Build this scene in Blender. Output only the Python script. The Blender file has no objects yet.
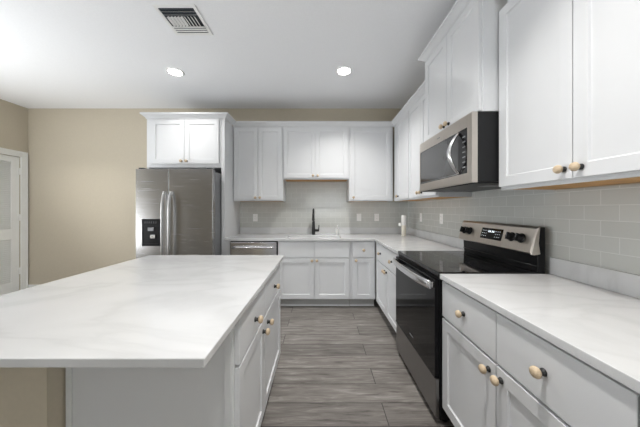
import bpy, bmesh, math, random
from math import pi, sin, cos, radians
random.seed(4)
SC = bpy.context.scene
COL = SC.collection

# ------------------------------------------------------------------ camera
H = 1.30
cam_d = bpy.data.cameras.new('camera'); cam = bpy.data.objects.new('camera', cam_d); COL.objects.link(cam)
cam.location = (0, 0, H); cam.rotation_euler = (pi/2, 0, 0)
cam_d.sensor_width = 36; cam_d.lens = 36*247/640
cam_d.shift_x = 0.8/640; cam_d.shift_y = -4.5/640
cam_d.clip_start = 0.02
SC.camera = cam
# ------------------------------------------------------------------ view, world, light
SC.view_settings.view_transform = 'Standard'; SC.view_settings.look = 'None'
SC.view_settings.gamma = 1; SC.view_settings.use_curve_mapping = False
SC.view_settings.exposure = 0.63
w = bpy.data.worlds.new('sky'); SC.world = w; w.use_nodes = True
bg = w.node_tree.nodes['Background']
sky = w.node_tree.nodes.new('ShaderNodeTexSky'); sky.sky_type = 'HOSEK_WILKIE'; sky.turbidity = 3
w.node_tree.links.new(sky.outputs[0], bg.inputs[0]); bg.inputs[1].default_value = 0.6

def area(name, loc, rot, sx, sy, power, col=(1, 1, 1), shape='RECTANGLE', spread=pi):
    d = bpy.data.lights.new(name, 'AREA'); d.shape = shape; d.size = sx; d.size_y = sy
    d.energy = power; d.color = col; d.spread = spread
    o = bpy.data.objects.new(name, d); COL.objects.link(o); o.location = loc; o.rotation_euler = rot
    return o
# fill lamps added at two invented windows, on the left and behind the viewpoint
COOL = (0.95, 0.98, 1.0)
area('added_fill_lamp', (-4.48, 1.45, 1.35), (pi/2+.75, 0, -pi/2), 1.2, 2.0, 66, COOL)
area('added_fill_lamp', (.35, -2.93, 1.55), (pi/2+1.05, 0, 0), 1.7, 1.7, 50, COOL)
DOWN_W = 9

XR, XL, YB, YF, ZC = 1.395, -4.55, 3.86, -3.0, 2.87

# ------------------------------------------------------------------ materials
def srgb(r, g, b):
    f = lambda c: (c/255/12.92) if c/255 <= .04045 else ((c/255+.055)/1.055)**2.4
    return (f(r), f(g), f(b), 1)
def new_mat(name, col, rough=.5, metal=0, spec=.5, coat=0):
    m = bpy.data.materials.new(name); m.use_nodes = True
    b = m.node_tree.nodes['Principled BSDF']
    b.inputs['Base Color'].default_value = col; b.inputs['Roughness'].default_value = rough
    b.inputs['Metallic'].default_value = metal; b.inputs['Specular IOR Level'].default_value = spec
    b.inputs['Coat Weight'].default_value = coat
    return m
def N(m, t, **kw):
    n = m.node_tree.nodes.new(t)
    for k, v in kw.items(): setattr(n, k, v)
    return n
def L(m, a, b): m.node_tree.links.new(a, b)
def bsdf(m): return m.node_tree.nodes['Principled BSDF']
def ramp(m, fac, stops):
    r = N(m, 'ShaderNodeValToRGB'); L(m, fac, r.inputs[0])
    e = r.color_ramp.elements
    while len(e) < len(stops): e.new(.5)
    for i, (p, c) in enumerate(stops): e[i].position = p; e[i].color = c
    return r
def noisy(m, scale, amount, stretch=(1, 1, 1), bump=0, detail=4):
    """small tone variation and bump from noise, in object space"""
    b = bsdf(m); c = tuple(b.inputs['Base Color'].default_value)
    tc = N(m, 'ShaderNodeTexCoord'); mp = N(m, 'ShaderNodeMapping'); mp.inputs['Scale'].default_value = stretch
    no = N(m, 'ShaderNodeTexNoise'); no.inputs['Scale'].default_value = scale; no.inputs['Detail'].default_value = detail
    L(m, tc.outputs['Object'], mp.inputs[0]); L(m, mp.outputs[0], no.inputs['Vector'])
    lo = tuple(x*(1-amount) for x in c[:3])+(1,); hi = tuple(min(1, x*(1+amount)) for x in c[:3])+(1,)
    r = ramp(m, no.outputs['Fac'], [(.3, lo), (.7, hi)]); L(m, r.outputs[0], b.inputs['Base Color'])
    if bump:
        bp = N(m, 'ShaderNodeBump'); bp.inputs['Strength'].default_value = bump; bp.inputs['Distance'].default_value = .002
        L(m, no.outputs['Fac'], bp.inputs['Height']); L(m, bp.outputs[0], b.inputs['Normal'])
    return m

M = {}
M['white'] = noisy(new_mat('white_cabinet_paint', (.68, .69, .705, 1), .34, spec=.45), 3, .012)
M['trimwhite'] = noisy(new_mat('white_trim_paint', (.84, .85, .83, 1), .4), 3, .02)
M['beige'] = noisy(new_mat('beige_wall_paint', (.555, .50, .40, 1), .75, spec=.25), 60, .02, bump=.08)
M['ceil'] = noisy(new_mat('white_ceiling_paint', (.90, .91, .93, 1), .85, spec=.2), 90, .015, bump=.1)
M['black'] = noisy(new_mat('black_enamel', (.009, .009, .010, 1), .3, spec=.2), 20, .1)
M['blackmatte'] = noisy(new_mat('matte_black', (.012, .012, .012, 1), .5), 20, .1)
M['blackmetal'] = noisy(new_mat('black_faucet_metal', (.01, .01, .011, 1), .35), 20, .1)
M['glassblack'] = noisy(new_mat('black_glass', (.006, .006, .007, 1), .05, spec=.4), 8, .05)
M['oven'] = noisy(new_mat('oven_door_glass', (.006, .006, .007, 1), .07, spec=.16), 8, .05)
M['mwglass'] = noisy(new_mat('microwave_door_glass', (.05, .052, .055, 1), .09, spec=.8), 8, .05)
M['knobwood'] = noisy(new_mat('pale_knob_wood', srgb(196, 176, 148), .5), 60, .15, (1, 1, 6))
M['under'] = noisy(new_mat('unfinished_birch_underside', srgb(200, 152, 92), .6), 14, .18, (6, .6, 1))
M['toe'] = noisy(new_mat('toe_kick_paint', (.40, .40, .39, 1), .5), 5, .03)
M['plastic'] = noisy(new_mat('white_plastic', (.88, .88, .87, 1), .35), 10, .01)
M['cream'] = noisy(new_mat('cream_plastic', (.72, .69, .60, 1), .35), 10, .02)
M['slot'] = noisy(new_mat('outlet_slot', (.08, .08, .08, 1), .5), 10, .02)
M['darkgrey'] = noisy(new_mat('dark_grey_casing', (.010, .010, .011, 1), .4, spec=.3), 15, .08)
M['casegrey'] = noisy(new_mat('grey_painted_steel_case', (.23, .235, .245, 1), .42, .3), 15, .05)
M['duct'] = noisy(new_mat('duct_shade', (.05, .06, .07, 1), .7), 10, .1)
M['ring'] = noisy(new_mat('burner_ring_print', (.09, .09, .095, 1), .12), 8, .05)

def brushed(name, col, rough, direction):
    m = new_mat(name, col, rough, 1)
    b = bsdf(m); tc = N(m, 'ShaderNodeTexCoord'); mp = N(m, 'ShaderNodeMapping'); mp.inputs['Scale'].default_value = direction
    no = N(m, 'ShaderNodeTexNoise'); no.inputs['Scale'].default_value = 4; no.inputs['Detail'].default_value = 5
    L(m, tc.outputs['Object'], mp.inputs[0]); L(m, mp.outputs[0], no.inputs['Vector'])
    r = ramp(m, no.outputs['Fac'], [(.3, tuple(x*.96 for x in col[:3])+(1,)), (.7, tuple(min(1, x*1.04) for x in col[:3])+(1,))])
    L(m, r.outputs[0], b.inputs['Base Color'])
    mr = N(m, 'ShaderNodeMapRange'); mr.inputs['To Min'].default_value = rough*.8; mr.inputs['To Max'].default_value = rough*1.25
    L(m, no.outputs['Fac'], mr.inputs['Value']); L(m, mr.outputs[0], b.inputs['Roughness'])
    bp = N(m, 'ShaderNodeBump'); bp.inputs['Strength'].default_value = .02; bp.inputs['Distance'].default_value = .001
    L(m, no.outputs['Fac'], bp.inputs['Height']); L(m, bp.outputs[0], b.inputs['Normal'])
    return m
M['steel'] = brushed('brushed_stainless_steel', (.47, .465, .465, 1), .25, (.6, .6, 25))
M['steelwarm'] = brushed('warm_stainless_steel', (.60, .555, .505, 1), .33, (60, 1, 1))
M['steelhandle'] = brushed('satin_steel_handle', (.50, .50, .50, 1), .3, (1, 1, 1))
M['steelbright'] = brushed('bright_stainless_steel', (.74, .74, .75, 1), .2, (1, 1, 1))
M['steeldark'] = brushed('brushed_steel_drawer', (.27, .265, .26, 1), .3, (1, 1, 60))

def quartz():
    m = new_mat('white_quartz', (.84, .84, .84, 1), .13, spec=.5)
    b = bsdf(m); tc = N(m, 'ShaderNodeTexCoord')
    mp = N(m, 'ShaderNodeMapping'); mp.inputs['Rotation'].default_value = (0, 0, .6); mp.inputs['Scale'].default_value = (1, 2.2, 1)
    no = N(m, 'ShaderNodeTexNoise'); no.inputs['Scale'].default_value = 1.3; no.inputs['Detail'].default_value = 6
    no.inputs['Distortion'].default_value = .7
    L(m, tc.outputs['Object'], mp.inputs[0]); L(m, mp.outputs[0], no.inputs['Vector'])
    r = ramp(m, no.outputs['Fac'], [(.38, (.655, .66, .665, 1)), (.46, (.64, .645, .65, 1)), (.50, (.60, .605, .61, 1)), (.54, (.64, .645, .65, 1)), (.62, (.66, .665, .67, 1))])
    n2 = N(m, 'ShaderNodeTexNoise'); n2.inputs['Scale'].default_value = 2.5; n2.inputs['Detail'].default_value = 3
    L(m, tc.outputs['Object'], n2.inputs['Vector'])
    r2 = ramp(m, n2.outputs['Fac'], [(.3, (.94, .94, .94, 1)), (.65, (1, 1, 1, 1))])
    mx = N(m, 'ShaderNodeMix', data_type='RGBA', blend_type='MULTIPLY'); mx.inputs[0].default_value = 1
    L(m, r.outputs[0], mx.inputs[6]); L(m, r2.outputs[0], mx.inputs[7]); L(m, mx.outputs[2], b.inputs['Base Color'])
    return m
M['quartz'] = quartz()

def tiles(name, axis, phase):
    m = new_mat(name, (.5, .5, .5, 1), .22, spec=.5)
    b = bsdf(m); tc = N(m, 'ShaderNodeTexCoord'); sp = N(m, 'ShaderNodeSeparateXYZ'); L(m, tc.outputs['Object'], sp.inputs[0])
    cb = N(m, 'ShaderNodeCombineXYZ')
    ax = N(m, 'ShaderNodeMath', operation='ADD'); ax.inputs[1].default_value = phase; L(m, sp.outputs[axis], ax.inputs[0])
    az = N(m, 'ShaderNodeMath', operation='ADD'); az.inputs[1].default_value = -1.014; L(m, sp.outputs['Z'], az.inputs[0])
    L(m, ax.outputs[0], cb.inputs[0]); L(m, az.outputs[0], cb.inputs[1])
    br = N(m, 'ShaderNodeTexBrick'); br.offset = .5
    for k, v in (('Scale', 1), ('Brick Width', .153), ('Row Height', .0762), ('Mortar Size', .0022), ('Mortar Smooth', .3), ('Bias', 0)):
        br.inputs[k].default_value = v
    br.inputs['Color1'].default_value = (.53, .54, .515, 1); br.inputs['Color2'].default_value = (.56, .57, .545, 1)
    br.inputs['Mortar'].default_value = (.62, .63, .61, 1)
    L(m, cb.outputs[0], br.inputs['Vector']); L(m, br.outputs['Color'], b.inputs['Base Color'])
    iv = N(m, 'ShaderNodeMath', operation='SUBTRACT'); iv.inputs[0].default_value = 1; L(m, br.outputs['Fac'], iv.inputs[1])
    bp = N(m, 'ShaderNodeBump'); bp.inputs['Strength'].default_value = .35; bp.inputs['Distance'].default_value = .0015
    L(m, iv.outputs[0], bp.inputs['Height']); L(m, bp.outputs[0], b.inputs['Normal'])
    mr = N(m, 'ShaderNodeMapRange'); mr.inputs['To Min'].default_value = .18; mr.inputs['To Max'].default_value = .7
    L(m, br.outputs['Fac'], mr.inputs['Value']); L(m, mr.outputs[0], b.inputs['Roughness'])
    return m
M['tile_b'] = tiles('grey_subway_tile_back', 'X', .05)
M['tile_r'] = tiles('grey_subway_tile_right', 'Y', .153*8-1.14)

def planks():
    m = new_mat('grey_wood_plank', (.2, .2, .2, 1), .42, spec=.4)
    b = bsdf(m); tc = N(m, 'ShaderNodeTexCoord')
    mp = N(m, 'ShaderNodeMapping'); mp.inputs['Location'].default_value = (.35, -.036+3.6, 0)
    L(m, tc.outputs['Object'], mp.inputs[0])
    br = N(m, 'ShaderNodeTexBrick'); br.offset = .37; br.offset_frequency = 2
    for k, v in (('Scale', 1), ('Brick Width', 1.22), ('Row Height', .18), ('Mortar Size', .003), ('Mortar Smooth', .1), ('Bias', 0)):
        br.inputs[k].default_value = v
    br.inputs['Color1'].default_value = (0, 0, 0, 1); br.inputs['Color2'].default_value = (1, 1, 1, 1); br.inputs['Mortar'].default_value = (.5, .5, .5, 1)
    L(m, mp.outputs[0], br.inputs['Vector'])
    # per-plank random offset of the grain
    sh = N(m, 'ShaderNodeVectorMath', operation='SCALE'); sh.inputs['Scale'].default_value = 7.3; L(m, br.outputs['Color'], sh.inputs[0])
    ad = N(m, 'ShaderNodeVectorMath', operation='ADD'); L(m, mp.outputs[0], ad.inputs[0]); L(m, sh.outputs[0], ad.inputs[1])
    mg = N(m, 'ShaderNodeMapping'); mg.inputs['Scale'].default_value = (2.2, 22, 1); L(m, ad.outputs[0], mg.inputs[0])
    n1 = N(m, 'ShaderNodeTexNoise'); n1.inputs['Scale'].default_value = 1.6; n1.inputs['Detail'].default_value = 8; n1.inputs['Roughness'].default_value = .65; n1.inputs['Distortion'].default_value = .8
    L(m, mg.outputs[0], n1.inputs['Vector'])
    r1 = ramp(m, n1.outputs['Fac'], [(.30, srgb(74, 69, 66)), (.42, srgb(112, 107, 103)), (.55, srgb(128, 124, 119)), (.70, srgb(158, 154, 149))])
    r2 = ramp(m, br.outputs['Color'], [(0, (.76, .75, .75, 1)), (1, (1.12, 1.12, 1.12, 1))])
    mx = N(m, 'ShaderNodeMix', data_type='RGBA', blend_type='MULTIPLY'); mx.inputs[0].default_value = 1
    L(m, r1.outputs[0], mx.inputs[6]); L(m, r2.outputs[0], mx.inputs[7])
    m2 = N(m, 'ShaderNodeMix', data_type='RGBA'); L(m, br.outputs['Fac'], m2.inputs[0]); L(m, mx.outputs[2], m2.inputs[6])
    m2.inputs[7].default_value = srgb(58, 54, 52); L(m, m2.outputs[2], b.inputs['Base Color'])
    bp = N(m, 'ShaderNodeBump'); bp.inputs['Strength'].default_value = .15; bp.inputs['Distance'].default_value = .002
    L(m, n1.outputs['Fac'], bp.inputs['Height']); L(m, bp.outputs[0], b.inputs['Normal'])
    return m
M['floor'] = planks()

def emit(name, col, s):
    m = bpy.data.materials.new(name); m.use_nodes = True
    b = bsdf(m); b.inputs['Base Color'].default_value = (.8, .8, .8, 1)
    b.inputs['Emission Color'].default_value = col; b.inputs['Emission Strength'].default_value = s
    return m
M['lens'] = emit('lit_downlight_lens', (1, .98, .95, 1), 14)
M['digit'] = emit('lit_clock_digit', (.8, .9, 1, 1), 1.2)
g = new_mat('added_window_glass', (1, 1, 1, 1), .02); bsdf(g).inputs['Transmission Weight'].default_value = 1; M['glass'] = g
g = new_mat('clear_bottle', (.93, .94, .92, 1), .08); bsdf(g).inputs['Transmission Weight'].default_value = .6; M['clear'] = g

# ------------------------------------------------------------------ mesh helpers
class MB:
    def __init__(s): s.v = []; s.f = []; s.m = []; s.sm = []
    def add(s, vs, fs, mi=0, smooth=False):
        o = len(s.v); s.v += [tuple(p) for p in vs]
        for f in fs: s.f.append([o+i for i in f]); s.m.append(mi); s.sm.append(smooth)
        return s
    def box(s, x0, x1, y0, y1, z0, z1, mi=0):
        vs = [(x, y, z) for z in (z0, z1) for y in (y0, y1) for x in (x0, x1)]
        return s.add(vs, [(0, 2, 3, 1), (4, 5, 7, 6), (0, 1, 5, 4), (2, 6, 7, 3), (0, 4, 6, 2), (1, 3, 7, 5)], mi)
    def prism(s, pts, a0, a1, axis='y', mi=0):
        """extrude a closed 2-D outline; axis y: pts are (x,z); axis x: pts are (y,z); axis z: pts are (x,y)"""
        f = {'y': lambda p, a: (p[0], a, p[1]), 'x': lambda p, a: (a, p[0], p[1]), 'z': lambda p, a: (p[0], p[1], a)}[axis]
        n = len(pts); vs = [f(p, a0) for p in pts]+[f(p, a1) for p in pts]
        fs = [tuple(range(n)), tuple(range(2*n-1, n-1, -1))]+[(i, i+n, (i+1) % n+n, (i+1) % n) for i in range(n)]
        return s.add(vs, fs, mi)
    def lathe(s, prof, c=(0, 0, 0), axis='z', n=24, mi=0, smooth=True):
        """prof: list of (radius, height)"""
        vs = []
        for r, h in prof:
            for k in range(n):
                a = 2*pi*k/n; p, q = r*cos(a), r*sin(a)
                v = {'z': (p, q, h), 'y': (p, h, -q), 'x': (h, p, q)}[axis]
                vs.append((c[0]+v[0], c[1]+v[1], c[2]+v[2]))
        fs = []
        for i in range(len(prof)-1):
            for k in range(n):
                fs.append((i*n+k, i*n+(k+1) % n, (i+1)*n+(k+1) % n, (i+1)*n+k))
        s.add(vs, fs, mi, smooth)
        o = len(s.v)-len(vs)
        s.f.append([o+k for k in range(n)][::-1]); s.m.append(mi); s.sm.append(False)
        s.f.append([o+(len(prof)-1)*n+k for k in range(n)]); s.m.append(mi); s.sm.append(False)
        return s
    def tube(s, pts, r, n=12, mi=0, flat=None):
        """swept tube along pts; r number or list; flat=(a,b) elliptical factors along side/up"""
        from mathutils import Vector
        P = [Vector(p) for p in pts]; R = r if isinstance(r, (list, tuple)) else [r]*len(P)
        vs = []; up0 = None
        for i, p in enumerate(P):
            t = (P[min(i+1, len(P)-1)]-P[max(i-1, 0)]).normalized()
            if up0 is None:
                ref = Vector((0, 0, 1)) if abs(t.z) < .9 else Vector((1, 0, 0))
                up0 = (ref-t*ref.dot(t)).normalized()
            else: up0 = (up0-t*up0.dot(t)).normalized()
            sd = t.cross(up0)
            fa, fb = flat or (1, 1)
            for k in range(n):
                a = 2*pi*k/n; vs.append(p+sd*(cos(a)*R[i]*fa)+up0*(sin(a)*R[i]*fb))
        fs = [(i*n+k, i*n+(k+1) % n, (i+1)*n+(k+1) % n, (i+1)*n+k) for i in range(len(P)-1) for k in range(n)]
        s.add(vs, fs, mi, True); o = len(s.v)-len(vs)
        s.f.append([o+k for k in range(n)]); s.m.append(mi); s.sm.append(False)
        s.f.append([o+(len(P)-1)*n+k for k in range(n)][::-1]); s.m.append(mi); s.sm.append(False)
        return s
    def build(s, name, mats, parent=None, bevel=0, seg=2, loc=None):
        me = bpy.data.meshes.new(name); me.from_pydata(s.v, [], s.f); me.validate()
        for i, p in enumerate(me.polygons):
            if i < len(s.m): p.material_index = s.m[i]; p.use_smooth = s.sm[i]
        bm = bmesh.new(); bm.from_mesh(me); bmesh.ops.recalc_face_normals(bm, faces=bm.faces); bm.to_mesh(me); bm.free()
        if not isinstance(mats, (list, tuple)): mats = [mats]
        for k in mats: me.materials.append(M[k])
        o = bpy.data.objects.new(name, me); COL.objects.link(o)
        if parent: o.parent = parent
        if loc: o.location = loc
        if bevel:
            b = o.modifiers.new('bevel', 'BEVEL'); b.width = bevel; b.segments = seg; b.limit_method = 'ANGLE'; b.angle_limit = radians(40)
        return o
def tag(o, label=None, cat=None, group=None, kind=None):
    if label: o['label'] = label
    if cat: o['category'] = cat
    if group: o['group'] = group
    if kind: o['kind'] = kind
    return o
def thing(name, label, cat, loc=(0, 0, 0), rz=0, group=None):
    o = bpy.data.objects.new(name, None); COL.objects.link(o); o.location = loc; o.rotation_euler = (0, 0, rz)
    o.empty_display_size = .1
    return tag(o, label, cat, group)
def box(name, x0, x1, y0, y1, z0, z1, mat, parent=None, bevel=0):
    return MB().box(x0, x1, y0, y1, z0, z1).build(name, mat, parent, bevel)
def struct(o, label, cat): return tag(o, label, cat, kind='structure')

# ------------------------------------------------------------------ the room
struct(box('floor', XL-.1, XR+.1, YF-.1, YB+.1, -.05, 0, 'floor'), 'grey wood plank floor running across the kitchen', 'floor')
struct(box('ceiling', XL-.1, XR+.1, YF-.1, YB+.1, ZC, ZC+.1, 'ceil'), 'flat white painted ceiling', 'ceiling')
struct(box('wall_back', XL-.1, XR+.1, YB, YB+.1, 0, ZC, 'beige'), 'beige painted wall behind the refrigerator and sink', 'wall')
struct(box('wall_right', XR, XR+.1, YF, YB, 0, ZC, 'beige'), 'beige wall behind the range and right-hand cabinets', 'wall')
# left wall with the doorway of the louvred door
DY0, DY1, DZ = 2.98, 3.758, 2.09
wl = MB(); wl.box(XL-.1, XL, YF, .8, 0, ZC); wl.box(XL-.1, XL, .8, 2.1, 0, .3); wl.box(XL-.1, XL, .8, 2.1, 2.4, ZC); wl.box(XL-.1, XL, 2.1, DY0, 0, ZC); wl.box(XL-.1, XL, DY1, YB, 0, ZC); wl.box(XL-.1, XL, DY0, DY1, DZ, ZC)
struct(wl.build('wall_left', 'beige'), 'beige wall on the left with the louvred door', 'wall')
wf = MB(); wf.box(XL-.1, -.55, YF-.1, YF, 0, ZC); wf.box(1.25, XR+.1, YF-.1, YF, 0, ZC); wf.box(-.55, 1.25, YF-.1, YF, 0, .65); wf.box(-.55, 1.25, YF-.1, YF, 2.45, ZC)
struct(wf.build('wall_front', 'beige'), 'beige wall with an added window closing the living side', 'wall')
fr = MB()
for r in ((-.55, -.5), (1.2, 1.25), (.33, .37)): fr.box(r[0], r[1], YF-.09, YF-.03, .65, 2.45)
fr.box(-.5, 1.2, YF-.09, YF-.03, .65, .70); fr.box(-.5, 1.2, YF-.09, YF-.03, 2.40, 2.45)
wo = fr.build('added_window_2', 'trimwhite'); struct(wo, 'added white framed window, unseen on the living side', 'window')  # invented window, placed to go with the fill lamp behind the viewpoint
box('added_window_pane', -.5, 1.2, YF-.064, YF-.058, .70, 2.40, 'glass', wo)
fr = MB()
for r in ((.8, .85, .3, 2.4), (2.05, 2.1, .3, 2.4), (1.425, 1.475, .3, 2.4), (.8, 2.1, .3, .35), (.8, 2.1, 2.35, 2.4)):
    fr.box(XL-.09, XL-.03, *r)
wo = fr.build('added_window_1', 'trimwhite'); struct(wo, 'added white framed window, unseen in the left wall', 'window')  # made-up opening out of view, added with the left fill lamp
box('added_window_pane', XL-.064, XL-.058, .85, 2.05, .35, 2.35, 'glass', wo)
# louvred door (hinged on its far side), casing
dr = MB(); X0, X1 = XL-.042, XL-.008
st = .10
dr.box(X0, X1, DY0+.004, DY0+st, .01, DZ-.006); dr.box(X0, X1, DY1-st, DY1-.004, .01, DZ-.006)
for z0, z1 in ((.01, .21), (.85, 1.0), (2.0, DZ-.006)): dr.box(X0, X1, DY0+st, DY1-st, z0, z1)
door = dr.build('door_1', 'trimwhite', bevel=.002); struct(door, 'white louvred door at the left edge', 'door')
for z0, z1 in ((.21, .85), (1.0, 2.0)):
    lv = MB(); n = int((z1-z0)/.027)
    for k in range(n):
        z = z0+(k+.5)*(z1-z0)/n
        lv.prism([(X0+.004, z+.012), (X0+.004, z+.018), (X1-.002, z-.011), (X1-.002, z-.017)], DY0+st, DY1-st, 'y')
    lv.box(X0, X0+.003, DY0+st, DY1-st, z0, z1)
    lv.build('louver_panel', 'trimwhite', door)
for z in (.36, 1.17, 1.87):
    h = MB(); h.lathe([(.008, z-.05), (.008, z+.05)], (XL-.0, DY1-.002, 0), 'z', 12); h.box(XL-.008, XL+.002, DY1-.03, DY1+.004, z-.045, z+.045)
    h.build('hinge', 'trimwhite', door)
tr = MB(); cw = .085
tr.box(XL, XL+.018, DY1, DY1+cw, 0, DZ+cw); tr.box(XL, XL+.018, DY0-cw, DY0, 0, DZ+cw); tr.box(XL, XL+.018, DY0, DY1, DZ, DZ+cw)
tr.box(XL, XL+.024, DY1+cw-.02, DY1+cw, 0, DZ+cw); tr.box(XL, XL+.024, DY0-cw, DY0-cw+.02, 0, DZ+cw); tr.box(XL, XL+.024, DY0-cw+.02, DY1+cw-.02, DZ+cw-.02, DZ+cw)
struct(tr.build('trim_1', 'trimwhite', bevel=.004), 'white casing around the louvred door', 'trim')
struct(box('baseboard_back', XL, -2.27, YB-.014, YB, 0, .12, 'trimwhite', bevel=.004), 'white baseboard along the back wall', 'baseboard')
struct(box('baseboard_left', XL, XL+.014, YF, DY0-cw-.002, 0, .12, 'trimwhite', bevel=.004), 'white baseboard along the left wall', 'baseboard')

# ------------------------------------------------------------------ cabinets
def knob_mesh():
    b = MB()   # local: axis along -y, foot at y=0
    b.lathe([(.0125, 0), (.0125, -.004), (.0085, -.007), (.0095, -.016), (.0125, -.018)], (0, 0, 0), 'y', 16, 0)
    b.lathe([(.010, -.018), (.0155, -.020), (.0185, -.025), (.0185, -.030), (.016, -.036), (.010, -.0395), (.003, -.0405)], (0, 0, 0), 'y', 20, 1)
    o = b.build('knob', ['blackmatte', 'knobwood']); me = o.data; bpy.data.objects.remove(o); return me
KM = knob_mesh()
def knob(parent, x, z, y):
    o = bpy.data.objects.new('knob', KM); COL.objects.link(o); o.parent = parent; o.location = (x, y, z)
    return o
def shaker(x0, x1, z0, z1, t=.02, fw=.057, rec=.009):
    b = MB(); yf, yb, yr = -t, 0, -t+rec; c = .004
    def rect(i, y): return [(x0+i, y, z0+i), (x1-i, y, z0+i), (x1-i, y, z1-i), (x0+i, y, z1-i)]
    vs = rect(0, yb)+rect(0, yf)+rect(fw, yf)+rect(fw+c, yr)
    fs = [(3, 2, 1, 0)]
    for k in range(4):
        j = (k+1) % 4
        fs += [(k, j, 4+j, 4+k), (4+k, 4+j, 8+j, 8+k), (8+k, 8+j, 12+j, 12+k)]
    fs.append((12, 13, 14, 15))
    return b.add(vs, fs)
def cabinet(name, label, loc, rz, wd, depth, z0, z1, fronts, group, toe=0, toe_in=.075, crown=None, under=False, extra=None):
    """local frame: x along the front from its left end, y = 0 the face frame plane, fronts stand 2 cm proud"""
    c = thing(name, label, 'cabinet', (loc[0], loc[1], 0), rz, group)
    if under:   # hollow bottom with the unfinished underside showing behind the face frame
        b = MB(); b.box(0, wd, 0, depth, z0+.012, z1); b.box(0, wd, 0, .018, z0, z0+.012)
        b.box(0, .012, .018, depth, z0, z0+.012); b.box(wd-.012, wd, .018, depth, z0, z0+.012)
        b.build('cabinet_body', 'white', c, .0015)
        tag(box('bottom_panel', .012, wd-.012, .018, depth-.002, z0+.004, z0+.012, 'under', c), 'unfinished wood underside')
    else:
        box('cabinet_body', 0, wd, 0, depth, z0, z1, 'white', c, .0015)
    if toe:
        box('toe_kick', .002, wd-.002, toe_in, depth, 0, z0, 'toe', c)
        box('toe_molding', .002, wd-.002, toe_in-.012, toe_in, 0, .018, 'white', c, .004)
    for f in fronts:
        kind, x0, x1, a, d = f[:5]
        if kind == 'door':
            o = shaker(x0, x1, a, d).build('door', 'white', c, .0015)
        else:
            o = MB().box(x0, x1, -.02, 0, a, d).build('drawer' if kind == 'drawer' else 'false_drawer_front', 'white', c, .002)
        for k in f[5:]:
            knob(o, k[0], k[1], -.02)
    return c
Z_T = 2.485      # top of the wall cabinets
ZB0, ZB1 = .114, .884
UG, BG = 'white wall cabinets', 'white base cabinets'

def sweep_crown(path, z, name='crown_molding', parent=None, prof=None):
    """path: plan points walked with the room on the right-hand side; the profile grows outward to the right"""
    prof = prof or [(0, 0), (.010, 0), (.012, .012), (.022, .020), (.038, .036), (.050, .044), (.056, .048), (.056, .065), (0, .065)]
    n = len(path); vs = []
    def nrm(a, b):
        dx, dy = b[0]-a[0], b[1]-a[1]; l = math.hypot(dx, dy); return (dy/l, -dx/l)
    for i, p in enumerate(path):
        if i == 0: m = nrm(path[0], path[1]); k = 1
        elif i == n-1: m = nrm(path[-2], path[-1]); k = 1
        else:
            a = nrm(path[i-1], p); b = nrm(p, path[i+1]); m = (a[0]+b[0], a[1]+b[1]); l2 = (m[0]**2+m[1]**2); m = (m[0]*2/l2, m[1]*2/l2); k = 1
        for o_, u in prof: vs.append((p[0]+m[0]*o_, p[1]+m[1]*o_, z+u))
    q = len(prof); fs = []
    for i in range(n-1):
        for k in range(q): fs.append((i*q+k, i*q+(k+1) % q, (i+1)*q+(k+1) % q, (i+1)*q+k))
    fs += [tuple(range(q)), tuple(range((n-1)*q, n*q))[::-1]]
    return MB().add(vs, fs).build(name, 'white', parent)

# ---- back wall, upper row (door faces at y = 3.545)
YU = 3.565; DU = YB-YU-.002
zd0, zd1 = 1.43, 2.467
def back_upper(x0, x1, z0, fronts, label): return cabinet('wall_cabinet', label, (x0, YU), 0, x1-x0, DU, z0, Z_T, fronts, UG, under=True)
back_upper(-1.237, -.520, 1.411, [
    ('door', .013, .355, zd0, zd1, (.325, 1.462)),
    ('door', .359, .700, zd0, zd1, (.389, 1.462))], 'tall white two-door wall cabinet beside the refrigerator panel, left of the sink')
back_upper(-.519, .431, 1.726, [
    ('door', .010, .462, 1.745, zd1, (.430, 1.777)),
    ('door', .466, .930, 1.745, zd1, (.498, 1.777))], 'short white two-door wall cabinet above the sink')
back_upper(.432, 1.062, 1.411, [('door', .020, .600, zd0, zd1, (.058, 1.465))], 'white single-door wall cabinet right of the sink, meeting the inner corner')
# ---- right wall, upper rows (face frames at x = 1.085, faces at 1.065)
XU = 1.083; DUR = XR-XU-.002
def right_upper(y_far, y_near, z0, fronts, label): return cabinet('wall_cabinet', label, (XU, y_far), -pi/2, y_far-y_near, DUR, z0, Z_T, fronts, UG, under=True)
right_upper(YU-.001, 2.945, 1.411, [('door', .19, .612, zd0, zd1, (.245, 1.472))], 'white single-door wall cabinet on the right wall, at the inner corner')
right_upper(2.944, 2.245, 1.411, [
    ('door', .008, .349, zd0, zd1, (.317, 1.472)), ('door', .353, .690, zd0, zd1, (.385, 1.472))], 'white two-door wall cabinet between the corner cabinet and the microwave')
right_upper(1.472, .575, 1.411, [
    ('door', .010, .433, zd0, zd1, (.400, 1.472)), ('door', .437, .887, zd0, zd1, (.470, 1.472))], 'large white two-door wall cabinet right of the microwave, nearest the viewer')
# ---- cabinet above the microwave: deeper and taller
mc = cabinet('wall_cabinet', 'white two-door cabinet above the microwave, standing taller and deeper than its neighbours', (.978, 2.243), -pi/2, .769, XR-.978-.002, 1.885, 2.635, [
    ('door', .008, .382, 1.892, 2.617, (.350, 1.93)), ('door', .386, .758, 1.892, 2.617, (.418, 1.93))], UG)
sweep_crown([(.417, .0), (0, 0), (0, .0)][:0] or [(0.0, .417), (0.0, 0.0), (.769, 0.0), (.769, .417)], 2.635, 'crown', mc)
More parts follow.
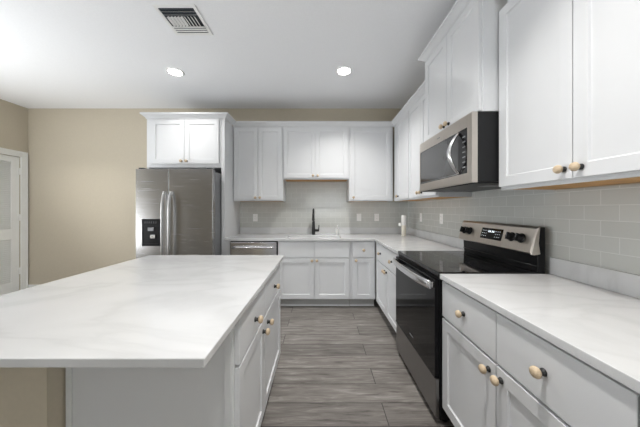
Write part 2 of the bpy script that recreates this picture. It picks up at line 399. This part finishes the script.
# ---- crown runs
c1 = sweep_crown([(-1.238, YU), (XU, YU), (XU, 2.306)], Z_T)
tag(c1, 'white crown molding running over the sink wall cabinets and into the corner', 'molding')
c2 = sweep_crown([(XU, 1.410), (XU, .50)], Z_T)
tag(c2, 'white crown molding over the large cabinet nearest the viewer', 'molding')

# ---- refrigerator surround
fc = cabinet('wall_cabinet', 'white two-door cabinet above the stainless refrigerator', (-2.264, 3.245), 0, .979, YB-3.245-.002, 1.845, Z_T, [
    ('door', .068, .500, 1.894, zd1, (.468, 1.925)), ('door', .504, .950, 1.894, zd1, (.536, 1.925))], UG)
sweep_crown([(0, .613), (0, 0), (1.025, 0), (1.025, .26)], Z_T, 'crown', fc)
tag(box('end_panel', -1.284, -1.240, 3.245, YB-.002, 0, Z_T, 'white', bevel=.002), 'tall white panel between the refrigerator and the dishwasher', 'panel')
tag(box('end_panel', -2.264, -2.244, 3.25, YB-.002, 0, 1.843, 'white', bevel=.002), 'white panel on the wall side of the refrigerator, under its cabinet', 'panel')

# ---- base cabinets
YFB = 3.245                                    # face frame plane of the back run, faces at 3.225
ZG0, ZG1 = .655, .668                          # gap between drawers and doors
DRT = .872
def base(label, loc, rz, wd, depth, fronts): return cabinet('base_cabinet', label, loc, rz, wd, depth, ZB0, ZB1, fronts, BG, toe=1)
base('white sink base cabinet with two doors and two plain false fronts, right of the dishwasher', (-.541, YFB), 0, .944, YB-YFB-.002, [
    ('false', .006, .476, ZG1, DRT), ('false', .481, .932, ZG1, DRT),
    ('door', .006, .476, .125, ZG0, (.446, .627)), ('door', .481, .932, .125, ZG0, (.511, .627))])
base('narrow white base cabinet with one drawer over one door, right of the sink base', (.404, YFB), 0, .334, YB-YFB-.002, [
    ('drawer', .036, .312, ZG1, DRT, (.174, .765)), ('door', .036, .312, .125, ZG0, (.075, .630))])
XF = .750
tag(box('filler_strip', -1.238, -1.176, YFB-.004, YB-.05, ZB0, ZB1, 'white', bevel=.001), 'narrow white filler between the tall panel and the dishwasher', 'filler')
base('white base cabinet with two drawers and two doors between the corner and the range', (XF, YFB-.002), -pi/2, YFB-2.246, XR-XF-.002, [
    ('drawer', .085, .536, ZG1, DRT, (.310, .770)), ('drawer', .541, .990, ZG1, DRT, (.765, .770)),
    ('door', .085, .536, .125, ZG0, (.503, .612)), ('door', .541, .990, .125, ZG0, (.574, .612))])
base('white base cabinet with two drawers and two doors right of the range, nearest the viewer', (XF, 1.472), -pi/2, .911, XR-XF-.002, [
    ('drawer', .006, .449, ZG1, DRT, (.225, .770)), ('drawer', .455, .905, ZG1, DRT, (.670, .770)),
    ('door', .006, .449, .125, ZG0, (.410, .612)), ('door', .455, .905, .125, ZG0, (.482, .612))])
tag(box('end_panel', XF-.02, XR-.002, .540, .560, 0, ZB1, 'white', bevel=.001), 'white end panel closing the nearest base cabinet under the worktop', 'panel')

# ---- island
IX, IY0, IY1 = -.336, .96, 2.03
isl = cabinet('island_cabinet', 'white kitchen island cabinet with two drawers over two doors', (IX, IY0), pi/2, IY1-IY0, .644, ZB0, .889, [
    ('drawer', .022, .462, .680, .877, (.255, .757)), ('drawer', .468, 1.055, .680, .877, (.775, .757)),
    ('door', .022, .462, .125, .668, (.425, .612)), ('door', .468, 1.055, .125, .668, (.545, .612))], None, toe=1)
isl['category'] = 'island'
p = MB(); p.box(-.004, 0, .004, .64, .0, .885); p.box(-.010, -.004, .004, .030, 0, .885); p.box(-.010, -.004, .618, .64, 0, .885)
p.build('end_panel', 'toe_w' if 'toe_w' in M else 'white', isl, .001)
kw = MB().box(-1.20, -.983, .892, 2.03, 0, .889).build('wall_island', 'beige')
struct(kw, 'low beige wall supporting the overhanging side of the island top', 'wall')
it = MB().prism([(-1.426, .638), (-.296, .638), (-.296, 2.067), (-1.426, 2.067)], .889, .914, 'z').build('island_countertop', 'quartz', bevel=.003)
tag(it, 'large white veined quartz top lying on the kitchen island', 'countertop')

# ---- worktops
T0, T1 = .884, .914
SX0, SX1, SY0, SY1 = -.447, .300, 3.33, 3.64
YC, XC = 3.205, .718
wt = MB()
def slab(b, x0, x1, y0, y1): b.box(x0, x1, y0, y1, T0, T1)
# single L-shaped plate with the sink cut-out: quads on a shared grid
def plate(name, xs, ys, keep, z0, z1, mat):
    b = MB(); idx = {}
    def vid(x, y, z):
        k = (round(x, 5), round(y, 5), z)
        if k not in idx: idx[k] = len(b.v); b.v.append((x, y, z))
        return idx[k]
    def face(q): b.f.append(q); b.m.append(0); b.sm.append(False)
    nx, ny = len(xs)-1, len(ys)-1
    K = lambda i, j: 0 <= i < nx and 0 <= j < ny and keep((xs[i]+xs[i+1])/2, (ys[j]+ys[j+1])/2)
    for i in range(nx):
        for j in range(ny):
            if not K(i, j): continue
            x0, x1, y0, y1 = xs[i], xs[i+1], ys[j], ys[j+1]
            face([vid(x0, y0, z1), vid(x1, y0, z1), vid(x1, y1, z1), vid(x0, y1, z1)])
            face([vid(x0, y1, z0), vid(x1, y1, z0), vid(x1, y0, z0), vid(x0, y0, z0)])
            if not K(i-1, j): face([vid(x0, y0, z0), vid(x0, y0, z1), vid(x0, y1, z1), vid(x0, y1, z0)])
            if not K(i+1, j): face([vid(x1, y0, z0), vid(x1, y1, z0), vid(x1, y1, z1), vid(x1, y0, z1)])
            if not K(i, j-1): face([vid(x0, y0, z0), vid(x1, y0, z0), vid(x1, y0, z1), vid(x0, y0, z1)])
            if not K(i, j+1): face([vid(x0, y1, z0), vid(x0, y1, z1), vid(x1, y1, z1), vid(x1, y1, z0)])
    return b.build(name, mat, bevel=.0025)
def keepL(x, y):
    if SX0 < x < SX1 and SY0 < y < SY1: return False
    return y > YC or x > XC
wt = plate('countertop', [-1.238, SX0, SX1, XC, XR-.001], [2.246, YC, SY0, SY1, YB-.001], keepL, T0, T1, 'quartz')
tag(wt, 'white quartz countertop around the sink and into the corner up to the range', 'countertop')
U1 = 1.014
up = MB(); up.box(-1.238, XR-.001, YB-.021, YB-.001, T1, U1); up.box(XR-.021, XR-.001, 2.246, YB-.021, T1, U1)
up.build('upstand', 'quartz', wt, .002)
wn = box('countertop', XC, XR-.001, .52, 1.473, T0, T1, 'quartz', bevel=.0025)
tag(wn, 'white quartz countertop right of the range, nearest the viewer', 'countertop')
box('upstand', XR-.021, XR-.001, .52, 1.473, T1, U1, 'quartz', wn, .002)
# ---- tiled backsplashes
tb = MB(); tb.box(-1.238, XR-.009, YB-.008, YB-.0005, U1, 1.409); tb.box(-.518, .430, YB-.008, YB-.0005, 1.409, 1.724)
tag(tb.build('tile_backsplash', 'tile_b'), 'grey subway tile backsplash behind the sink', 'backsplash')
ts = MB(); ts.box(XR-.008, XR-.0005, .52, YB-.001, U1, 1.409); ts.box(XR-.008, XR-.0005, 1.475, 2.243, 1.409, 1.46); ts.box(XR-.008, XR-.0005, 1.475, 2.243, .5, U1)
tag(ts.build('tile_backsplash', 'tile_r'), 'grey subway tile backsplash along the right wall behind the range', 'backsplash')

# ------------------------------------------------------------------ sink and faucet
sk = thing('sink', 'undermount stainless sink bowl set in the countertop below the faucet', 'sink', ((SX0+SX1)/2, (SY0+SY1)/2, .69))
hw, hd = (SX1-SX0)/2+.004, (SY1-SY0)/2+.004
bw = MB(); o_ = .003; zt = T0-.69-.0005
for a in ((-hw, hw, -hd, -hd+o_, 0, zt), (-hw, hw, hd-o_, hd, 0, zt), (-hw, -hw+o_, -hd, hd, 0, zt), (hw-o_, hw, -hd, hd, 0, zt), (-hw, hw, -hd, hd, -.003, 0)): bw.box(*a)
bw.build('bowl', 'steel', sk)
MB().lathe([(.045, .0), (.045, .004), (.036, .004), (.03, .001)], (0, .05, 0)).build('drain', 'steelbright', sk)
fx, fy = -.086, 3.735
fa = thing('faucet', 'matte black pull-down faucet standing behind the sink', 'faucet', (fx, fy, T1))
MB().lathe([(.030, 0), (.030, .006), (.0265, .010), (.025, .10), (.021, .16), (.019, .20)], (0, 0, 0)).build('faucet_body', 'blackmetal', fa)
pts = [(0, 0, .17), (0, -.002, .25)]
for k in range(0, 11):
    a = radians(k*15); pts.append((0, -.055+.055*cos(a), .325+.055*sin(a)))
e = pts[-1]; pts += [(0, e[1]-.012, e[2]-.03)]
MB().tube(pts, .014, 14).build('spout', 'blackmetal', fa)
q = pts[-1]
MB().tube([q, (0, q[1]-.008, q[2]-.03), (0, q[1]-.018, q[2]-.095), (0, q[1]-.02, q[2]-.11)], [.0165, .018, .019, .016], 14).build('spray_head', 'blackmetal', fa)
MB().tube([(.015, 0, .062), (.085, 0, .062)], [.019, .017], 14).tube([(.078, 0, .06), (.080, -.002, .10), (.083, -.012, .145)], [.0085, .0075, .006], 10).build('lever', 'blackmetal', fa)
so = thing('soap_dispenser', 'small clear pump bottle standing behind the right end of the sink', 'soap dispenser', (.272, 3.70, T1))
MB().lathe([(.024, .0), (.027, .004), (.027, .075), (.020, .092), (.011, .098), (.011, .104)]).build('bottle', 'clear', so)
MB().lathe([(.0135, .104), (.0135, .118), (.005, .119), (.005, .138)], n=16).box(-.007, .007, -.036, .008, .138, .146).build('pump', 'plastic', so, .001)
bo = thing('bottle', 'slim white upright bottle with a round side knob, in the countertop corner', 'bottle', (1.205, 3.52, T1))
MB().lathe([(.028, 0), (.031, .004), (.031, .15), (.030, .155)]).build('bottle_body', 'cream', bo)
MB().lathe([(.031, .155), (.033, .157), (.033, .285), (.030, .296), (.02, .298)]).build('bottle_cap', 'plastic', bo)
MB().lathe([(.012, -.028), (.012, -.04), (.026, -.042), (.027, -.055), (.022, -.070), (.008, -.074)], (0, 0, .165), 'x', 20).build('side_knob', 'plastic', bo)

# ------------------------------------------------------------------ outlets
def outlet(loc, rz, label, switch=False):
    t = thing('wall_outlet', label, 'outlet', loc, rz, 'white outlet plates on the tile')
    box('cover_plate', -.036, .036, -.005, 0, -.058, .058, 'plastic', t, .002)
    if switch:
        box('rocker', -.016, .016, -.0085, -.005, -.033, .033, 'plastic', t, .001)
    else:
        for s in (-1, 1):
            r = MB().box(-.016, .016, -.0075, -.005, s*.021-.014, s*.021+.014).build('receptacle', 'plastic', t, .002)
            sl = MB(); sl.box(-.007, -.005, -.0079, -.0074, s*.021-.004, s*.021+.005); sl.box(.005, .007, -.0079, -.0074, s*.021-.004, s*.021+.005); sl.build('slots', 'slot', r)
    return t
yo = YB-.0082
outlet((-.995, yo, 1.165), 0, 'white outlet plate on the back tile, left of the faucet')
outlet((.620, yo, 1.17), 0, 'white outlet plate on the back tile, first to the right of the faucet', True)
outlet((.895, yo, 1.17), 0, 'white outlet plate on the back tile, nearest to the corner bottle')
outlet((XR-.0082, 3.36, 1.185), -pi/2, 'white outlet plate on the right wall tile, nearest to the corner')
outlet((XR-.0082, 2.80, 1.19), -pi/2, 'white outlet plate on the right wall tile, nearest to the range')

# ------------------------------------------------------------------ refrigerator
FX0, FX1, FY = -2.220, -1.290, 2.987
fr = thing('refrigerator', 'stainless side-by-side refrigerator with an ice and water dispenser', 'refrigerator', (FX0, FY, 0))
FW = FX1-FX0; HT = 1.785
box('refrigerator_case', .006, FW-.006, .078, YB-FY-.04, .04, HT-.02, 'casegrey', fr, .004)
box('base_grille', .02, FW-.02, .04, .10, .012, .075, 'blackmatte', fr)
for x in (.06, FW-.06): MB().lathe([(.02, 0), (.02, .042)], (x, .15, 0), n=12).build('foot', 'blackmatte', fr)
split = (168.6-319.2)*2.987/247-FX0
def fdoor(x0, x1):
    # slightly crowned front, rounded vertical edges
    n = 14; pts = []
    for k in range(n+1):
        u = k/n; x = x0+(x1-x0)*u; edge = min(u, 1-u)*(x1-x0)
        y = -.002*sin(pi*u)
        pts.append((x, y))
    for ex in (.004, .009): pass
    pts += [(x1, .068), (x0, .068)]
    b = MB(); b.prism(pts, .08, HT, 'z'); return b
dl = fdoor(0, split-.003).build('freezer_door', 'steel', fr, .003)
dR = fdoor(split+.003, FW).build('refrigerator_door', 'steel', fr, .003)
def handle(x, par):
    b = MB(); z0, z1 = .60, 1.505; n = 24; pts = []
    for k in range(n+1):
        u = k/n; z = z0+(z1-z0)*u; out = .062*min(1, (1-(2*u-1)**2)*3.2)**.5 if 0 < u < 1 else 0
        out = .018+.044*(1-abs(2*u-1)**6)
        pts.append((x, -out, z))
    b.tube(pts, .0165, 14, flat=(1.1, .8))
    for z in (z0+.012, z1-.012): b.box(x-.014, x+.014, -.028, -.002, z-.016, z+.016)
    return b.build('handle', 'steelhandle', par, .001)
handle(split-.042, dl); handle(split+.040, dR)
x0, x1, z0, z1 = -2.137-FX0, -1.910-FX0, .853, 1.18
ds = MB(); ds.box(x0, x1, -.012, .0, z1-.085, z1); ds.box(x0, x1, -.012, 0, z0, z0+.03)
ds.box(x0, x0+.015, -.012, 0, z0, z1); ds.box(x1-.015, x1, -.012, 0, z0, z1); ds.box(x0, x1, -.0065, 0, z0, z1)
do = ds.build('dispenser', 'black', dl, .002)
d2 = MB(); d2.box(x0+.075, x0+.145, -.020, -.0065, 1.035, 1.078); d2.build('dispenser_paddle', 'casegrey', do, .003) if False else d2.build('dispenser_spout', 'casegrey', dl, .003)
MB().box(x0+.105, x0+.165, -.022, -.0065, .945, .99).build('dispenser_paddle', 'steelbright', dl, .004)
ic = MB()
for k in range(6): ic.box(x0+.035+k*.026, x0+.045+k*.026, -.0126, -.0118, z1-.050, z1-.046)
for k in range(6): ic.box(x0+.037+k*.026, x0+.043+k*.026, -.0126, -.0118, z1-.038, z1-.033)
ic.build('control_marks', 'casegrey', dl)
for x in (.05, FW-.05): box('hinge_cover', x-.03, x+.03, .02, .14, HT, HT+.018, 'darkgrey', fr, .004)

# ------------------------------------------------------------------ dishwasher
dw = thing('dishwasher', 'stainless dishwasher under the countertop left of the sink', 'dishwasher', (-1.174, 3.232, 0))
DWW = .630
box('casing', .002, DWW-.002, .03, .58, .10, .880, 'black', dw)
box('toe_panel', .01, DWW-.01, .05, .07, .0, .10, 'blackmatte', dw)
dd = MB().box(.013, DWW-.013, -.012, .03, .115, .866).build('dishwasher_door', 'steelbright', dw, .004)
n = 16; pts = []
for k in range(n+1):
    u = k/n; pts.append((.045+(DWW-.09)*u, -.022-.030*(1-abs(2*u-1)**5), .800))
hb = MB().tube(pts, .016, 12, flat=(1, 1)); 
for x in (.055, DWW-.055): hb.box(x-.012, x+.012, -.030, -.010, .788, .812)
hb.build('handle', 'steelbright', dd)

# ------------------------------------------------------------------ range (front face towards -x)
RY0, RY1 = 1.476, 2.243
rg = thing('range', 'freestanding electric range with black glass door and cooktop and stainless control panel', 'range', (.722, RY1, 0), -pi/2)
RW = RY1-RY0     # local x 0 (far) .. RW (near); local y 0 at body front, back at XR-.722
RD = XR-.722-.038
box('range_body', .002, RW-.002, 0, RD-.02, .035, .895, 'black', rg, .002)
for x in (.05, RW-.05):
    for y in (.05, RD-.08): MB().lathe([(.018, 0), (.018, .036)], (x, y, 0), n=12).build('leg', 'blackmatte', rg)
ct = MB().box(0, RW, -.008, RD-.03, .895, .921).build('cooktop', 'glassblack', rg, .004)
for (x, y, r) in ((.20, .16, .105), (.56, .16, .085), (.20, .43, .085), (.56, .43, .115)):
    rr = MB()
    for q in (r, r*.62):
        vs = []; n = 40
        for k in range(n):
            a = 2*pi*k/n; vs += [(x+q*cos(a), y+q*sin(a), .9214), (x+(q-.0025)*cos(a), y+(q-.0025)*sin(a), .9214)]
        rr.add(vs, [(2*k, 2*((k+1) % n), 2*((k+1) % n)+1, 2*k+1) for k in range(n)])
    rr.build('burner_ring', 'ring', ct)
od = MB().box(.006, RW-.006, -.028, 0, .285, .872).build('oven_door', 'oven', rg, .003)
ws = MB(); ws.box(.006, RW-.006, -.0295, -.028, .285, .292); ws.build('door_lower_edge', 'blackmatte', od)
n = 20; pts = []
for k in range(n+1):
    u = k/n; pts.append((.020+(RW-.040)*u, -.048-.026*(1-(2*u-1)**4)-.006*(1-(2*u-1)**2), .840))
hb = MB(); hb.tube(pts, .026, 14, flat=(.45, 1.0))
for x in (.034, RW-.034): hb.box(x-.012, x+.012, -.052, -.026, .822, .858)
hb.build('handle', 'steelbright', od, .002)
MB().box(RW*.50-.035, RW*.50+.035, -.0292, -.0278, .345, .352).build('badge', 'casegrey', od)
MB().box(.006, RW-.006, -.024, 0, .045, .278).build('storage_drawer', 'steeldark', rg, .004)
# backguard: black riser, then the sloped stainless panel
gy = RD-.081
bgd = MB(); bgd.prism([(gy+.035, .921), (gy+.030, 1.03), (gy+.045, 1.19), (RD-.002, 1.19), (RD-.002, .85), (gy+.05, .85), (gy+.05, .921)], .004, RW-.004, 'x')
bgo = bgd.build('backguard', 'black', rg, .003)
tr_ = MB(); tr_.tube([(.01, gy+.027, .955), (RW-.01, gy+.027, .955)], .0035, 8); tr_.build('backguard_bead', 'darkgrey', bgo)
pf0, pf1 = gy-.014, gy+.026      # panel bottom front / top front
def py(z): return pf0+(pf1-pf0)*(z-1.035)/(1.182-1.035)
pn = MB().prism([(pf0, 1.035), (pf1, 1.182), (pf1+.012, 1.195), (RD-.035, 1.195), (RD-.035, 1.187), (pf1+.02, 1.18), (gy+.032, 1.03), (pf0+.01, 1.028)], .0, RW, 'x').build('control_panel', 'steelwarm', rg, .003)
e1 = MB().prism([(pf0-.002, 1.027), (pf1-.001, 1.184), (pf1+.012, 1.198), (RD-.038, 1.198), (RD-.06, 1.16), (gy+.04, 1.03), (pf0+.02, 1.024)], RW-.0005, RW+.008, 'x'); e1.build('panel_end_cap', 'steelwarm', pn, .003)
sl = (pf1-pf0)/(1.182-1.035)
dsp = MB().prism([(py(1.075)-.0015, 1.075), (py(1.155)-.0015, 1.155), (py(1.155)+.004, 1.155), (py(1.075)+.004, 1.075)], .288, .512, 'x').build('display', 'glassblack', pn)
dg = MB()
for k, x in enumerate((.366, .382, .402, .418)):
    for z in (1.126, 1.134): dg.box(x, x+.009, py(z)-.0026, py(z)-.0016, z, z+.0035)
    dg.box(x+.007, x+.0095, py(1.13)-.0026, py(1.13)-.0016, 1.126, 1.139)
for x in [.303+.02*k for k in range(3)]+[.443+.02*k for k in range(3)]:
    for z in (1.095, 1.115, 1.135): dg.box(x, x+.006, py(z)-.0026, py(z)-.0018, z, z+.002)
dg.build('display_segments', 'digit', dsp)
for x in (.066, .142, .598, .676):
    k = MB(); k.lathe([(.031, 0), (.031, -.006), (.024, -.008), (.022, -.030), (.018, -.033)], (0, 0, 0), 'y', 24); k.box(-.006, .006, -.040, -.006, -.024, .024)
    ko = k.build('control_knob', 'black', pn, .001); ko.location = (x, py(1.115), 1.115); ko.rotation_euler = (-math.atan(sl), 0, 0)
    MB().box(-.0015, .0015, -.0408, -.0398, -.004, .022).build('pointer', 'casegrey', ko)

# ------------------------------------------------------------------ microwave
mw = thing('microwave', 'over-the-range stainless microwave with curved handle, above the range', 'microwave', (.912, 2.241, 1.46), -pi/2)
MWW, MH, MD = .765, .422, XR-.912-.003
box('microwave_body', 0, MWW, .035, MD, .004, MH, 'darkgrey', mw, .002)
box('underside_plate', .01, MWW-.01, .02, MD-.02, -.006, .004, 'darkgrey', mw)
for x in (.12, MWW-.20): box('grease_filter', x, x+.10, .16, .34, -.010, -.006, 'casegrey', mw)
fm = MB()   # stainless frame: flat front, opening for glass
gx0, gx1, gz0, gz1 = .010, .640, .062, .345
fm.box(0, gx0, 0, .035, 0, MH); fm.box(.718, MWW, 0, .035, 0, MH); fm.box(gx0, .718, 0, .035, 0, gz0); fm.box(gx0, .718, 0, .035, gz1, MH)
fo = fm.build('front_frame', 'steelwarm', mw, .0)
box('door_window', gx0, .615, .003, .034, gz0, gz1, 'mwglass', mw)
cp = box('control_strip', .615, .718, .003, .034, gz0, gz1, 'glassblack', mw)
for r in range(7): MB().box(.664, .694, .0022, .0031, .10+r*.032, .108+r*.032).build('keypad_button', 'casegrey', cp)
box('lower_vent_line', gx0, .615, .0022, .003, .068, .072, 'casegrey', mw)
n = 22; pts = []
for k in range(n+1):
    u = k/n; pts.append((.622, .000-.062*sin(pi*u)**.9, .072+.262*u))
MB().tube(pts, [.010+.005*sin(pi*k/n) for k in range(n+1)], 14, flat=(1.25, .7)).build('handle', 'steelbright', mw)
kk = MB(); kk.box(.33, .375, -.0008, 0, .378, .384); kk.build('badge', 'casegrey', fo)

# ------------------------------------------------------------------ ceiling fixtures
def downlight(x, y, label, power=DOWN_W):
    t = thing('ceiling_light', label, 'ceiling light', (x, y, ZC), 0, 'round recessed ceiling lights')
    b = MB(); n = 40; vs = []; R = ((.095, -.0005), (.093, -.007), (.078, -.009), (.072, -.004))
    for r, z in R:
        for k in range(n): vs.append((r*cos(2*pi*k/n), r*sin(2*pi*k/n), z))
    b.add(vs, [(i*n+k, i*n+(k+1) % n, (i+1)*n+(k+1) % n, (i+1)*n+k) for i in range(3) for k in range(n)], 0, True)
    b.build('trim_ring', 'plastic', t)
    MB().lathe([(.068, -.002), (.068, -.006), (.055, -.0065)], (0, 0, 0), n=32).build('lens', 'lens', t)
    d = bpy.data.lights.new('downlight_lamp', 'AREA'); d.shape = 'DISK'; d.size = .14; d.energy = power; d.color = (1, .975, .94); d.spread = 2.0
    o = bpy.data.objects.new('downlight_lamp', d); COL.objects.link(o); o.parent = t; o.location = (0, 0, -.012)
downlight(-1.65, 2.83, 'lit round recessed ceiling light in front of the refrigerator', 3.5)
downlight(.283, 2.81, 'lit round recessed ceiling light in front of the sink', 9)
downlight(-1.65, .75, 'added unseen recessed ceiling light over the seating end of the island', 1.5)  # extra lamp out of view, added for more light
downlight(.283, .75, 'added unseen recessed ceiling light over the aisle, above the viewer', 11)  # unseen lamp added to brighten the aisle side
downlight(-3.4, .75, 'added unseen recessed ceiling light near the left wall', 6)  # unseen lamp added to raise the light on the left
downlight(-3.55, 2.62, 'added unseen recessed ceiling light before the louvred door', 8)  # added just outside the view to brighten the louvred door

vt = thing('ceiling_vent', 'white square air supply vent in the ceiling above the island', 'vent', (-1.12, 2.06, ZC))
vf = MB(); a, b_ = .165, .138
for r in ((-a, a, -a, -b_), (-a, a, b_, a), (-a, -b_, -b_, b_), (b_, a, -b_, b_)): vf.box(r[0], r[1], r[2], r[3], -.007, -.0005)
vf.build('vent_frame', 'plastic', vt, .002)
box('duct_shade_plate', -b_, b_, -b_, b_, -.002, -.0008, 'duct', vt)  # flat dark plate, its colour standing in for shade inside the duct opening
def slat_x(y, tilt):   # slat running along x
    dy, dz = .011*cos(tilt), .011*sin(tilt)
    MB().prism([(y-dy, -.010-dz), (y-dy, -.0085-dz), (y+dy, -.0085+dz), (y+dy, -.010+dz)], -b_, b_, 'x').build('slat', 'plastic', vt)
def slat_y(x, y0, y1, tilt):
    dx, dz = .010*cos(tilt), .010*sin(tilt)
    MB().prism([(x-dx, -.012-dz), (x-dx, -.0105-dz), (x+dx, -.0105+dz), (x+dx, -.012+dz)], y0, y1, 'y').build('slat', 'plastic', vt)
for y in (-.106, -.074): slat_x(y, radians(42))
for y in (.060, .085, .110): slat_x(y, radians(12))
for k in range(9): slat_y(-.108+k*.027, -.058, .045, radians(24) if k < 5 else radians(-38))
